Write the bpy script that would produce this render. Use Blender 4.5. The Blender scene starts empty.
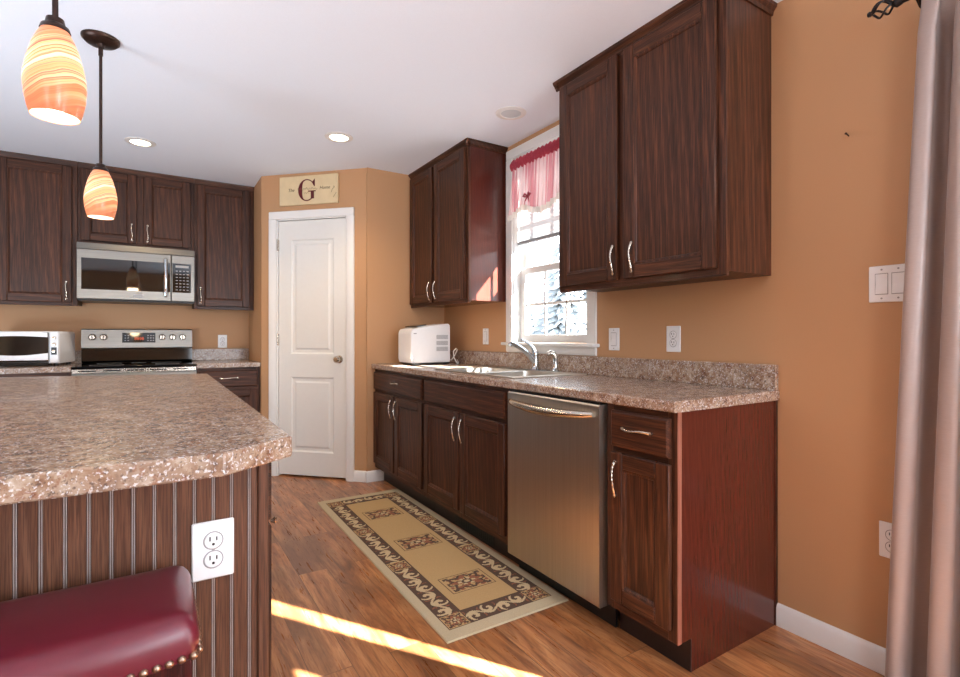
import bpy, bmesh, math, random
from mathutils import Vector, Matrix
PI = math.pi
rnd = random.Random(7)
sc = bpy.context.scene
COL = sc.collection

# ------------------------------------------------------------------ camera
cam_d = bpy.data.cameras.new('camera'); cam = bpy.data.objects.new('camera', cam_d); COL.objects.link(cam)
cam_d.sensor_width = 36.0
cam_d.lens = 513.1/960*36.0
cam_d.shift_y = -2.1/960
cam.location = (-2.0573, 0.0, 1.125)
cam.rotation_euler = (PI/2, 0, -0.5653)
cam_d.clip_start = 0.05; cam_d.clip_end = 300
sc.camera = cam

# ------------------------------------------------------------------ world, sun, large lights, exposure
world = bpy.data.worlds.new('world'); sc.world = world; world.use_nodes = True
wn = world.node_tree.nodes; wl = world.node_tree.links
bg = wn['Background']
wtc = wn.new('ShaderNodeTexCoord'); wsep = wn.new('ShaderNodeSeparateXYZ'); wr = wn.new('ShaderNodeValToRGB')
wl.new(wtc.outputs['Generated'], wsep.inputs[0]); wl.new(wsep.outputs['Z'], wr.inputs[0]); wl.new(wr.outputs[0], bg.inputs[0])
wr.color_ramp.elements[0].position = 0.0; wr.color_ramp.elements[0].color = (0.97, 0.98, 1.0, 1)
wr.color_ramp.elements[1].position = 0.6; wr.color_ramp.elements[1].color = (0.78, 0.87, 1.0, 1)
bg.inputs[1].default_value = 7.5

def lamp(kind, name, loc, energy, color, direction=None, **kw):
    d = bpy.data.lights.new(name, kind); d.energy = energy; d.color = color
    for k, v in kw.items(): setattr(d, k, v)
    o = bpy.data.objects.new(name, d); COL.objects.link(o); o.location = loc
    if direction: o.rotation_euler = Vector(direction).to_track_quat('-Z', 'Y').to_euler()
    return o
lamp('SUN', 'sun', (6, -8, 6), 210.0, (1.0, 0.95, 0.88), (-0.55, 0.83, -0.64), angle=0.009)
# two added fill lights before the windowless rear wall, then the patio door's daylight
lamp('AREA', 'rear_fill_right', (-0.75, -2.9, 1.45), 85.0, (0.80, 0.90, 1.0), (-.2, 1, 0), shape='RECTANGLE', size=1.3, size_y=1.7)
lamp('AREA', 'rear_fill_left', (-4.2, -2.9, 1.45), 85.0, (0.80, 0.90, 1.0), (.3, 1, 0), shape='RECTANGLE', size=1.3, size_y=1.7)
lamp('AREA', 'patio_door_daylight', (-0.02, -0.82, 1.1), 60.0, (0.82, 0.91, 1.0), (-1, 0.15, 0.0), shape='RECTANGLE', size=0.75, size_y=1.9)
lamp('AREA', 'low_uplight_fill', (-4.2, 2.1, 0.42), 112.0, (0.72, 0.86, 1.0), (.45, .25, 1), shape='DISK', size=1.2)  # added upward fill near the floor, no fixture there
lamp('AREA', 'rear_uplight_fill', (-0.85, -1.9, 1.45), 90.0, (0.76, 0.88, 1.0), (-.1, .6, 1), shape='DISK', size=1.0)  # added fill behind the camera, aimed at the ceiling, no fitting
vs = sc.view_settings
vs.view_transform = 'Standard'; vs.look = 'None'; vs.gamma = 1.0; vs.exposure = -0.5
vs.use_curve_mapping = False
sc.cycles.use_denoising = True
sc.cycles.max_bounces = 10; sc.cycles.diffuse_bounces = 5; sc.cycles.transparent_max_bounces = 12
sc.cycles.sample_clamp_indirect = 6.0

# ------------------------------------------------------------------ materials
def srgb(r, g, b):
    f = lambda c: (c/255/12.92) if c/255 <= .04045 else ((c/255+.055)/1.055)**2.4
    return (f(r), f(g), f(b), 1)
class N:
    """small node-graph helper around one material"""
    def __init__(s, name):
        s.m = bpy.data.materials.new(name); s.m.use_nodes = True
        s.t = s.m.node_tree; s.b = s.t.nodes['Principled BSDF']
    def new(s, t, **kw):
        n = s.t.nodes.new('ShaderNode'+t)
        for k, v in kw.items(): setattr(n, k, v)
        return n
    def link(s, a, b): s.t.links.new(a, b)
    def coords(s, scale=(1, 1, 1), rot=(0, 0, 0), rand=0.0):
        tc = s.new('TexCoord'); mp = s.new('Mapping'); mp.inputs['Scale'].default_value = scale; mp.inputs['Rotation'].default_value = rot
        if rand:
            oi = s.new('ObjectInfo'); ml = s.new('Math', operation='MULTIPLY'); ml.inputs[1].default_value = rand
            s.link(oi.outputs['Random'], ml.inputs[0])
            ad = s.new('VectorMath', operation='ADD'); s.link(tc.outputs['Object'], ad.inputs[0]); s.link(ml.outputs[0], ad.inputs[1])
            s.link(ad.outputs[0], mp.inputs['Vector'])
        else: s.link(tc.outputs['Object'], mp.inputs['Vector'])
        return mp.outputs[0]
    def noise(s, vec, scale, detail=4, rough=.55, dist=0.0):
        n = s.new('TexNoise'); n.inputs['Scale'].default_value = scale; n.inputs['Detail'].default_value = detail
        n.inputs['Roughness'].default_value = rough; n.inputs['Distortion'].default_value = dist
        s.link(vec, n.inputs['Vector']); return n.outputs['Fac']
    def ramp(s, fac, stops, interp='LINEAR'):
        r = s.new('ValToRGB'); cr = r.color_ramp; cr.interpolation = interp
        while len(cr.elements) < len(stops): cr.elements.new(.5)
        for e, (p, c) in zip(cr.elements, stops): e.position = p; e.color = c
        s.link(fac, r.inputs[0]); return r.outputs[0]
    def mix(s, fac, a, b, mode='MIX'):
        n = s.new('Mix', data_type='RGBA', blend_type=mode)
        for v, i in ((fac, 0), (a, 6), (b, 7)):
            if hasattr(v, 'node'): s.link(v, n.inputs[i])
            else: n.inputs[i].default_value = v
        return n.outputs[2]
    def math(s, op, a, b=0.0):
        n = s.new('Math', operation=op)
        for v, i in ((a, 0), (b, 1)):
            if hasattr(v, 'node'): s.link(v, n.inputs[i])
            else: n.inputs[i].default_value = v
        return n.outputs[0]
    def bump(s, h, strength=.2, dist=.002):
        n = s.new('Bump'); n.inputs['Strength'].default_value = strength; n.inputs['Distance'].default_value = dist
        s.link(h, n.inputs['Height']); s.link(n.outputs[0], s.b.inputs['Normal'])
    def set(s, **kw):
        for k, v in kw.items():
            k = k.replace('_', ' ')
            if hasattr(v, 'node'): s.link(v, s.b.inputs[k])
            else: s.b.inputs[k].default_value = v
        return s.m

def plain(name, col, rough=.5, metal=0.0, var=.06, scale=40, bump=0.0, **kw):
    n = N(name); v = n.coords()
    f = n.noise(v, scale)
    dk = tuple(c*(1-var) for c in col[:3])+(1,); lt = tuple(min(1, c*(1+var)) for c in col[:3])+(1,)
    if bump: n.bump(f, bump)
    return n.set(Base_Color=n.ramp(f, [(.3, dk), (.7, lt)]), Roughness=rough, Metallic=metal, **kw)

def wood(name, dark, mid, light, axis, rough=.42, fine=1.0, coat=.04):
    n = N(name)
    lo, hi = .06, 1.0
    sc_ = {'z': (hi, hi, lo), 'x': (lo, hi, hi), 'y': (hi, lo, hi)}[axis]
    v = n.coords(sc_, rand=9.0)
    vf = n.coords(tuple(c if c == hi else lo*.35 for c in sc_), rand=5.0)
    wv = n.new('TexWave', wave_type='BANDS', bands_direction='DIAGONAL'); wv.inputs['Scale'].default_value = 9*fine
    wv.inputs['Distortion'].default_value = 3.5; wv.inputs['Detail'].default_value = 3; wv.inputs['Detail Scale'].default_value = 1.6
    n.link(v, wv.inputs['Vector'])
    pores = n.noise(vf, 330*fine, 3, .6)
    big = n.noise(v, 7, 3)
    base = n.ramp(wv.outputs['Fac'], [(.0, mid), (.55, light), (1.0, mid)])
    base = n.mix(n.math('MULTIPLY', n.ramp(pores, [(.42, (1, 1, 1, 1)), (.56, (0, 0, 0, 1))]), .75), base, dark)
    base = n.mix(n.ramp(big, [(.35, (0, 0, 0, 1)), (.75, (.45, .45, .45, 1))]), base, dark)
    n.bump(pores, .08, .001)
    return n.set(Base_Color=base, Roughness=rough, Coat_Weight=coat, Coat_Roughness=.12, Specular_IOR_Level=.25)

WD = (srgb(34, 19, 13), srgb(74, 43, 29), srgb(103, 62, 41))
M = {}
M['wood_v'] = wood('stained_oak_upright_grain', *WD, 'z')
M['wood_h'] = wood('stained_oak_level_grain', *WD, 'x')
M['wood_side'] = wood('cherry_veneer_side', srgb(66, 28, 20), srgb(84, 36, 26), srgb(92, 41, 30), 'z', rough=.25, fine=1.6, coat=.35)
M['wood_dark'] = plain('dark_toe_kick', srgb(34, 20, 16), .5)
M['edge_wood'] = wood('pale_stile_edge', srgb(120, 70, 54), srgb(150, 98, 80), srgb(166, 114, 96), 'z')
M['vent_green'] = plain('dark_register_metal', srgb(38, 40, 36), .45, .3)
M['bead_v'] = wood('walnut_bead_board', srgb(66, 41, 30), srgb(104, 68, 50), srgb(118, 80, 60), 'z', rough=.4, fine=1.4)
M['bead_line'] = plain('painted_bead_glint', srgb(158, 146, 142), .35, var=.1)  # pale colour paints the glint along the bead edges
M['stool_wood'] = wood('dark_red_stool_wood', srgb(30, 10, 10), srgb(62, 20, 18), srgb(80, 28, 24), 'z')
M['wall'] = plain('tan_wall_paint', srgb(184, 141, 101), .62, var=.02, scale=300, bump=.04)
M['ceiling'] = plain('white_ceiling_paint', srgb(238, 244, 253), .85, var=.015, scale=200, bump=.05)
M['trim'] = plain('white_trim_paint', srgb(232, 230, 226), .35, var=.01)
M['door_white'] = plain('white_door_paint', srgb(228, 226, 220), .38, var=.01)
M['plastic_white'] = plain('white_plastic', srgb(236, 237, 238), .35, var=.01)
M['plastic_grey'] = plain('grey_plastic', srgb(150, 150, 152), .45, var=.03)
M['plastic_black'] = plain('black_plastic', srgb(14, 14, 15), .35)
M['slot'] = plain('dark_slot', srgb(20, 18, 16), .8)
M['glass_black'] = plain('black_glass', srgb(8, 9, 10), .05, var=.02)
M['glass_smoke'] = plain('smoked_oven_glass', srgb(38, 36, 36), .12, var=.05)
M['mirror_glass'] = plain('dark_mirror_glass', srgb(7, 7, 8), .035, var=.02, IOR=1.62)
M['nickel'] = plain('satin_nickel', srgb(205, 196, 184), .25, 1.0, var=.1, scale=90)
M['chrome'] = plain('chrome', srgb(205, 210, 214), .10, 1.0, var=.02)
M['bronze'] = plain('oil_rubbed_bronze', srgb(58, 42, 36), .38, .7, var=.15)
M['iron'] = plain('black_iron', srgb(34, 30, 30), .45, .5, var=.15)
M['nail'] = plain('brass_nailhead', srgb(164, 138, 120), .3, 1.0, var=.1)
M['vinyl'] = plain('cranberry_vinyl', srgb(96, 21, 37), .36, var=.08, scale=14, bump=.03, Coat_Weight=.2, Coat_Roughness=.25)
M['wirewhite'] = plain('white_cable', srgb(225, 222, 214), .5)
M['snow'] = plain('pale_winter_ground', srgb(205, 210, 216), .9, scale=1.5)
M['bark'] = plain('bark', srgb(70, 58, 50), .9, scale=12)
M['spruce'] = plain('spruce_needles', srgb(136, 142, 146), .9, var=.25, scale=3)
M['shade_bar'] = plain('grey_shade_bar', srgb(150, 152, 156), .5)

def steel(name, axis, lo, hi):
    n = N(name)
    s = {'x': (2, 300, 300), 'z': (300, 300, 2)}[axis]
    f = n.noise(n.coords(s), 1.0, 3)
    return n.set(Base_Color=n.ramp(f, [(.3, lo), (.7, hi)]), Metallic=1.0, Anisotropic=.5,
                 Roughness=n.math('ADD', n.math('MULTIPLY', f, .10), .33))
M['steel_h'] = steel('brushed_steel_level', 'x', srgb(122, 119, 114), srgb(138, 135, 129)); M['steel_v'] = steel('brushed_steel_upright', 'z', srgb(184, 178, 168), srgb(198, 192, 182))

def granite():
    n = N('speckled_laminate'); v = n.coords()
    a = n.noise(v, 28, 6, .66, .4); b = n.noise(v, 120, 4, .6); c = n.noise(v, 170, 3, .6); d = n.noise(v, 13, 4, .5)
    base = n.ramp(a, [(.30, srgb(96, 68, 52)), (.44, srgb(140, 110, 88)), (.56, srgb(164, 142, 122)), (.72, srgb(194, 180, 164))])
    base = n.mix(n.ramp(d, [(.46, (0, 0, 0, 1)), (.60, (.5, .5, .5, 1))]), base, srgb(152, 132, 116))
    base = n.mix(n.ramp(b, [(.55, (0, 0, 0, 1)), (.63, (.7, .7, .7, 1))]), base, srgb(76, 62, 58))
    base = n.mix(n.ramp(c, [(.56, (0, 0, 0, 1)), (.64, (.75, .75, .75, 1))]), base, srgb(220, 220, 222))
    base = n.mix(n.ramp(n.noise(v, 75, 3), [(.60, (0, 0, 0, 1)), (.66, (.5, .5, .5, 1))]), base, srgb(128, 76, 50))
    return n.set(Base_Color=base, Roughness=.26, Coat_Weight=.1)
M['granite'] = granite()

def floor_mat():
    n = N('scraped_plank_floor')
    tc = n.coords((1, 1, 1), (0, 0, PI/2))
    br = n.new('TexBrick'); n.link(tc, br.inputs['Vector'])
    br.offset = .37; br.inputs['Scale'].default_value = 1.0; br.inputs['Brick Width'].default_value = 1.25; br.inputs['Row Height'].default_value = .135
    br.inputs['Mortar Size'].default_value = .0016; br.inputs['Mortar Smooth'].default_value = .3; br.inputs['Bias'].default_value = 0
    br.inputs['Color1'].default_value = (.0, .0, .0, 1); br.inputs['Color2'].default_value = (1, 1, 1, 1); br.inputs['Mortar'].default_value = (.5, .5, .5, 1)
    # a different grain patch on every plank
    off = n.new('VectorMath', operation='MULTIPLY'); n.link(br.outputs['Color'], off.inputs[0]); off.inputs[1].default_value = (7, 13, 3)
    v0 = n.new('VectorMath', operation='ADD'); tco = n.new('TexCoord'); n.link(tco.outputs['Object'], v0.inputs[0]); n.link(off.outputs[0], v0.inputs[1])
    def stretch(sx, sy):
        m = n.new('Mapping'); m.inputs['Scale'].default_value = (sx, sy, 1); n.link(v0.outputs[0], m.inputs['Vector']); return m.outputs[0]
    g1 = n.noise(stretch(1, .16), 16, 6, .62, 1.2); g2 = n.noise(stretch(1, .06), 90, 4, .6, .3); g3 = n.noise(stretch(1, .3), 5, 3, .5, .6)
    base = n.ramp(g1, [(.28, srgb(98, 60, 36)), (.42, srgb(158, 100, 60)), (.56, srgb(190, 131, 84)), (.75, srgb(214, 160, 110))])
    base = n.mix(n.ramp(g2, [(.52, (0, 0, 0, 1)), (.64, (.5, .5, .5, 1))]), base, srgb(112, 70, 44))
    base = n.mix(n.ramp(g3, [(.48, (0, 0, 0, 1)), (.68, (.75, .75, .75, 1))]), base, srgb(108, 70, 46))
    tone = n.ramp(br.outputs['Color'], [(0, (.72, .66, .62, 1)), (1, (1.08, 1.04, 1.0, 1))])
    base = n.mix(1.0, base, tone, 'MULTIPLY')
    base = n.mix(n.math('MULTIPLY', br.outputs['Fac'], .7), base, srgb(84, 54, 36))
    n.bump(g1, .12, .002)
    return n.set(Base_Color=base, Roughness=n.math('ADD', n.math('MULTIPLY', g2, .2), .2), Coat_Weight=.12, Coat_Roughness=.2)
M['floor'] = floor_mat()

def cloth(name, c1, c2, rough=.5, sheen=.3, transl=0.0):
    n = N(name); v = n.coords((1, 1, .12)); f = n.noise(n.coords((60, 60, 900)), 1.0, 3); f2 = n.noise(v, 30, 3)
    n.bump(f, .15, .0006)
    m = n.set(Base_Color=n.mix(n.math('MULTIPLY', f, .6), c1, c2), Roughness=rough, Sheen_Weight=sheen)
    if transl:
        tr = n.new('BsdfTranslucent'); tr.inputs[0].default_value = c1
        mx = n.new('MixShader'); mx.inputs[0].default_value = transl
        out = n.t.nodes['Material Output']
        n.link(n.b.outputs[0], mx.inputs[1]); n.link(tr.outputs[0], mx.inputs[2]); n.link(mx.outputs[0], out.inputs[0])
    return m
M['curtain'] = cloth('taupe_satin_curtain', srgb(162, 145, 137), srgb(128, 110, 106), .36, .3)
M['ruffle'] = cloth('rose_ruffle_cloth', srgb(188, 70, 90), srgb(150, 44, 64), .7, .2, .25)
M['shade'] = cloth('white_shade_cloth', srgb(236, 236, 236), srgb(226, 226, 226), .8, 0, .07)
M['lace'] = cloth('white_lace', srgb(240, 236, 228), srgb(220, 214, 206), .8, .2, .4)

def sheer():
    n = N('pink_striped_sheer'); tc = n.new('TexCoord'); sp = n.new('SeparateXYZ'); n.link(tc.outputs['Object'], sp.inputs[0])
    s = n.math('SINE', n.math('MULTIPLY', sp.outputs['Y'], 2*PI/.034))
    col = n.ramp(n.math('ADD', n.math('MULTIPLY', s, .5), .5), [(.35, srgb(244, 222, 222)), (.7, srgb(214, 140, 150))])
    n.set(Base_Color=col, Roughness=.8)
    tr = n.new('BsdfTranslucent'); n.link(col, tr.inputs[0])
    tp = n.new('BsdfTransparent')
    m1 = n.new('MixShader'); m1.inputs[0].default_value = .34; m2 = n.new('MixShader'); m2.inputs[0].default_value = .10
    n.link(n.b.outputs[0], m1.inputs[1]); n.link(tr.outputs[0], m1.inputs[2]); n.link(m1.outputs[0], m2.inputs[1]); n.link(tp.outputs[0], m2.inputs[2])
    n.link(m2.outputs[0], n.t.nodes['Material Output'].inputs[0])
    return n.m
M['sheer'] = sheer()

def pane():
    n = N('clear_window_glass'); tp = n.new('BsdfTransparent'); gl = n.new('BsdfGlossy'); gl.inputs['Roughness'].default_value = .02
    fr = n.new('LayerWeight'); fr.inputs['Blend'].default_value = .5; mx = n.new('MixShader')
    tp.inputs[0].default_value = (.95, .97, .98, 1)
    n.link(n.math('ADD', n.math('MULTIPLY', n.math('POWER', fr.outputs['Facing'], 5.0), .8), .04), mx.inputs[0]); n.link(tp.outputs[0], mx.inputs[1]); n.link(gl.outputs[0], mx.inputs[2]); n.link(mx.outputs[0], n.t.nodes['Material Output'].inputs[0])
    return n.m
M['pane'] = pane()

def emit(name, col, strength):
    n = N(name); return n.set(Base_Color=(0, 0, 0, 1), Emission_Color=col, Emission_Strength=strength)
M['bulb'] = emit('lit_bulb', (1.0, .86, .62, 1), 16.0)
M['can_glow'] = emit('lit_downlight', (1.0, .84, .60, 1), 14.0)
M['clock'] = emit('red_clock_digits', (1.0, .12, .04, 1), 2.0)

def swirl_glass():
    n = N('lit_swirl_glass'); v = n.coords((1, 1, 1), (.10, .48, 0))
    wob = n.noise(n.coords(), 9, 2); sp = n.new('SeparateXYZ'); n.link(v, sp.inputs[0])
    zz = n.math('ADD', sp.outputs['Z'], n.math('MULTIPLY', wob, .03))
    cv = n.new('CombineXYZ'); n.link(zz, cv.inputs[2])
    a = n.noise(cv.outputs[0], 30, 5, .75); b = n.noise(cv.outputs[0], 95, 3, .6)
    col = n.ramp(a, [(.40, (.85, .16, .06, 1)), (.47, (1.0, .42, .17, 1)), (.53, (1.0, .74, .40, 1)), (.60, (1.0, .93, .72, 1))])
    col = n.mix(n.ramp(b, [(.42, (.9, .9, .9, 1)), (.49, (0, 0, 0, 1))]), col, (.50, .12, .07, 1))
    # brightest round the bulb inside, redder towards both ends of the glass
    tc = n.new('TexCoord'); s2 = n.new('SeparateXYZ'); n.link(tc.outputs['Object'], s2.inputs[0])
    h = n.math('MULTIPLY', n.math('ABSOLUTE', n.math('SUBTRACT', s2.outputs['Z'], .115)), 9.0)
    col = n.mix(n.ramp(h, [(.42, (0, 0, 0, 1)), (.95, (.85, .85, .85, 1))]), col, (.95, .25, .11, 1))
    st = n.ramp(h, [(0, (1, 1, 1, 1)), (.45, (.80, .80, .80, 1)), (1, (.40, .40, .40, 1))])
    return n.set(Base_Color=(.3, .12, .06, 1), Roughness=.22, Specular_IOR_Level=.25, Emission_Color=col, Emission_Strength=n.math('MULTIPLY', st, 1.9))
M['swirl'] = swirl_glass()
M['liner'] = emit('lit_white_liner', (1.0, .90, .72, 1), 2.6)

# ------------------------------------------------------------------ mesh helpers
class MB:
    def __init__(s): s.bm = bmesh.new()
    def _merge(s, b, mat):
        for f in b.faces: f.material_index = mat
        me = bpy.data.meshes.new('tmp'); b.to_mesh(me); b.free(); s.bm.from_mesh(me); bpy.data.meshes.remove(me); return s
    def box(s, x0, x1, y0, y1, z0, z1, mat=0, bev=0.0, seg=1):
        b = bmesh.new(); bmesh.ops.create_cube(b, size=1)
        for v in b.verts: v.co = ((x0+x1)/2+v.co.x*(x1-x0), (y0+y1)/2+v.co.y*(y1-y0), (z0+z1)/2+v.co.z*(z1-z0))
        if bev: bmesh.ops.bevel(b, geom=b.edges[:], offset=bev, segments=seg, profile=.5, affect='EDGES')
        return s._merge(b, mat)
    def prism(s, poly, a0, a1, axis='z', mat=0, bev=0.0):
        """poly: 2-D points; axis: extrusion axis. x: (y,z) y: (x,z) z: (x,y)"""
        P = {'x': lambda p, a: (a, p[0], p[1]), 'y': lambda p, a: (p[0], a, p[1]), 'z': lambda p, a: (p[0], p[1], a)}[axis]
        b = bmesh.new()
        lo = [b.verts.new(P(p, a0)) for p in poly]; hi = [b.verts.new(P(p, a1)) for p in poly]
        b.faces.new(lo); b.faces.new(hi[::-1])
        for i in range(len(poly)):
            j = (i+1) % len(poly); b.faces.new((lo[i], hi[i], hi[j], lo[j]))
        bmesh.ops.recalc_face_normals(b, faces=b.faces[:])
        if bev: bmesh.ops.bevel(b, geom=b.edges[:], offset=bev, segments=1, profile=.5, affect='EDGES')
        return s._merge(b, mat)
    def tube(s, pts, rad, seg=10, mat=0, caps=True, squash=None):
        b = bmesh.new(); pts = [Vector(p) for p in pts]; n = len(pts)
        if not hasattr(rad, '__len__'): rad = [rad]*n
        rings = []; up = None
        for i, p in enumerate(pts):
            t = (pts[min(i+1, n-1)]-pts[max(i-1, 0)]).normalized()
            if up is None: up = Vector((0, 0, 1)) if abs(t.z) < .9 else Vector((1, 0, 0))
            a = t.cross(up).normalized(); c = a.cross(t).normalized(); up = c
            rings.append([b.verts.new(p+rad[i]*(math.cos(2*PI*k/seg)*a+math.sin(2*PI*k/seg)*c*(squash or 1))) for k in range(seg)])
        for r0, r1 in zip(rings, rings[1:]):
            for k in range(seg): b.faces.new((r0[k], r0[(k+1) % seg], r1[(k+1) % seg], r1[k]))
        if caps: b.faces.new(rings[0][::-1]); b.faces.new(rings[-1])
        bmesh.ops.recalc_face_normals(b, faces=b.faces[:])
        return s._merge(b, mat)
    def lathe(s, prof, c=(0, 0, 0), seg=28, mat=0, axis='z', close=False):
        b = bmesh.new(); rings = []
        T = {'z': lambda r, h, a: (c[0]+r*math.cos(a), c[1]+r*math.sin(a), c[2]+h),
             'y': lambda r, h, a: (c[0]+r*math.cos(a), c[1]+h, c[2]+r*math.sin(a)),
             'x': lambda r, h, a: (c[0]+h, c[1]+r*math.cos(a), c[2]+r*math.sin(a))}[axis]
        for r, h in prof:
            rings.append([b.verts.new(T(max(r, 1e-5), h, 2*PI*k/seg)) for k in range(seg)])
        for r0, r1 in zip(rings, rings[1:]):
            for k in range(seg): b.faces.new((r0[k], r0[(k+1) % seg], r1[(k+1) % seg], r1[k]))
        bmesh.ops.remove_doubles(b, verts=b.verts[:], dist=1e-4)
        bmesh.ops.recalc_face_normals(b, faces=b.faces[:])
        return s._merge(b, mat)
    def grid(s, fn, nu, nv, mat=0):
        b = bmesh.new(); vv = [[b.verts.new(fn(i/nu, j/nv)) for j in range(nv+1)] for i in range(nu+1)]
        for i in range(nu):
            for j in range(nv): b.faces.new((vv[i][j], vv[i+1][j], vv[i+1][j+1], vv[i][j+1]))
        return s._merge(b, mat)
    def mesh(s, name, mats, smooth=True):
        me = bpy.data.meshes.new(name); s.bm.to_mesh(me); s.bm.free()
        for m in (mats if isinstance(mats, (list, tuple)) else [mats]): me.materials.append(M[m])
        if smooth:
            for p in me.polygons: p.use_smooth = True
            if hasattr(me, 'set_sharp_from_angle'): me.set_sharp_from_angle(angle=math.radians(38))
        return me
    def build(s, name, mats, parent=None, loc=(0, 0, 0), rot=(0, 0, 0), smooth=True):
        return add(name, s.mesh(name, mats, smooth), parent, loc, rot)
def add(name, me, parent=None, loc=(0, 0, 0), rot=(0, 0, 0)):
    o = bpy.data.objects.new(name, me); COL.objects.link(o); o.location = loc; o.rotation_euler = rot
    if parent: o.parent = parent
    return o
def tag(o, label=None, cat=None, group=None, kind=None):
    if label: o['label'] = label
    if cat: o['category'] = cat
    if group: o['group'] = group
    if kind: o['kind'] = kind
    return o
def thing(name, label, cat, loc=(0, 0, 0), rz=0.0, group=None):
    o = bpy.data.objects.new(name, None); COL.objects.link(o); o.location = loc; o.rotation_euler = (0, 0, rz); o.empty_display_size = .1
    return tag(o, label, cat, group)
def copy_tree(o, parent=None):
    c = o.copy(); COL.objects.link(c)
    if parent: c.parent = parent
    for ch in list(o.children): copy_tree(ch, c)
    return c
def struct(name, mb, mats, parent=None, loc=(0, 0, 0), rot=(0, 0, 0), smooth=True):
    o = mb.build(name, mats, parent, loc, rot, smooth)
    if not parent: o['kind'] = 'structure'
    return o

# ------------------------------------------------------------------ the room
H = 2.428; BACK = 5.15; LEFT = -5.0; REAR = -3.1
DA = (-1.322, 4.479); DB = (-0.676, 3.822); STUB = 3.807
f = MB().box(LEFT, 0.02, REAR, BACK+.02, -.08, 0); struct('floor', f, 'floor')
struct('ceiling', MB().box(LEFT, .12, REAR, BACK+.1, H, H+.1), 'ceiling')
# window wall: window opening y 2.10..2.825, z 1.085..2.335; patio door opening y -1.3..0.5, z 0..2.05
WY0, WY1, WZ0, WZ1 = 2.10, 2.822, 1.085, 2.335
w = MB()
for y0, y1, z0, z1 in ((REAR, -1.3, 0, H), (-1.3, .36, 2.085, H), (.36, WY0, 0, H), (WY0, WY1, 0, WZ0), (WY0, WY1, WZ1, H), (WY1, BACK, 0, H)):
    w.box(0, .13, y0, y1, z0, z1)
struct('wall_right', w, 'wall')
struct('wall_back', MB().box(LEFT, 0, BACK, BACK+.12, 0, H), 'wall')
struct('wall_left', MB().box(LEFT-.12, LEFT, REAR, BACK+.12, 0, H), 'wall')
struct('wall_rear', MB().box(LEFT, 0.13, REAR-.12, REAR, 0, H), 'wall')
# corner pantry: return beside the sink run, the diagonal with its door, return beside the stove run
struct('wall_pantry', MB().prism([(0, STUB), (-.672, STUB), DB, (-.66, 3.93), (0, 3.93)], 0, H, 'z'), 'wall')
struct('wall_pantry_back', MB().prism([DA, (-1.322, BACK), (-1.21, BACK), (-1.20, 4.51)], 0, H, 'z'), 'wall')
pd = Vector((DB[0]-DA[0], DB[1]-DA[1], 0)); PL = pd.length; prz = math.atan2(pd.y, pd.x)
# local frame of the diagonal: x along the wall, front face at y=0, room on -y
pw = MB(); D0, D1, DZ = .13, .77, 2.075
pw.box(0, D0, 0, .11, 0, H).box(D1, PL, 0, .11, 0, H).box(D0, D1, 0, .11, DZ, H)
o = struct('wall_diagonal', pw, 'wall', None, (DA[0], DA[1], 0), (0, 0, prz))
# pantry door
dr = thing('door_1', 'white two panel pantry door in the diagonal corner wall', 'door', (DA[0], DA[1], 0), prz); dr['kind'] = 'structure'
cs = MB()
for x0, x1 in ((.077, .140), (.762, .825)):
    cs.prism([(x0, 0), (x0, -.016), (x0+.012, -.020), (x1-.012, -.012) if x0 < .4 else (x1-.012, -.020), (x1, -.016) if x0 > .4 else (x1, -.010), (x1, 0)], 0, 2.065, 'z')
cs.box(.077, .825, -.018, 0, 2.065, 2.128, 0, .004)
cs.box(.137, .152, -.002, .10, 0, 2.07).box(.750, .765, -.002, .10, 0, 2.07).box(.137, .765, -.002, .10, 2.057, 2.07)
cs.build('door_casing', 'trim', dr)
def moulded_door(x0, x1, z0, z1, y, panels):
    m = MB(); xs = [x0, panels[0][0], panels[0][1], x1]
    m.box(x0, xs[1], y, y+.035, z0, z1).box(xs[2], x1, y, y+.035, z0, z1)
    zs = [z0]+[v for p in panels for v in p[2:]]+[z1]
    for a, b in zip(zs[0::2], zs[1::2]): m.box(xs[1], xs[2], y, y+.035, a, b)
    for (a, b, c, d) in panels:
        rings = []; bm = bmesh.new()
        for ins, dep in ((0, 0), (.012, .010), (.034, .010), (.048, .003), (.05, .003)):
            rings.append([bm.verts.new(p) for p in ((a+ins, y+dep, c+ins), (b-ins, y+dep, c+ins), (b-ins, y+dep, d-ins), (a+ins, y+dep, d-ins))])
        for r0, r1 in zip(rings, rings[1:]):
            for k in range(4): bm.faces.new((r0[k], r0[(k+1) % 4], r1[(k+1) % 4], r1[k]))
        bm.faces.new(rings[-1]); bmesh.ops.recalc_face_normals(bm, faces=bm.faces[:]); m._merge(bm, 0)
    return m
moulded_door(.155, .747, .016, 2.052, .010, [(.262, .640, .20, .80), (.262, .640, .985, 1.90)]).build('door_slab', 'door_white', dr, smooth=False)
kn = MB().lathe([(0, -.062), (.018, -.060), (.027, -.050), (.028, -.040), (.020, -.028), (.011, -.022), (.011, -.006), (.030, -.004), (.031, 0)], (.690, .010, .945), 22, 0, 'y')
kn.build('door_knob', 'bronze_knob' if 'bronze_knob' in M else 'nickel', dr)
for z in (.30, 1.10, 1.86):
    MB().box(.146, .157, -.003, .012, z-.045, z+.045, 0, .001).tube([(.1515, -.004, z-.047), (.1515, -.004, z+.047)], .006, 10).build('hinge', 'nickel', dr)
MB().box(.749, .753, -.001, .014, .915, .975).build('strike_plate', 'nickel', dr)
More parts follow.
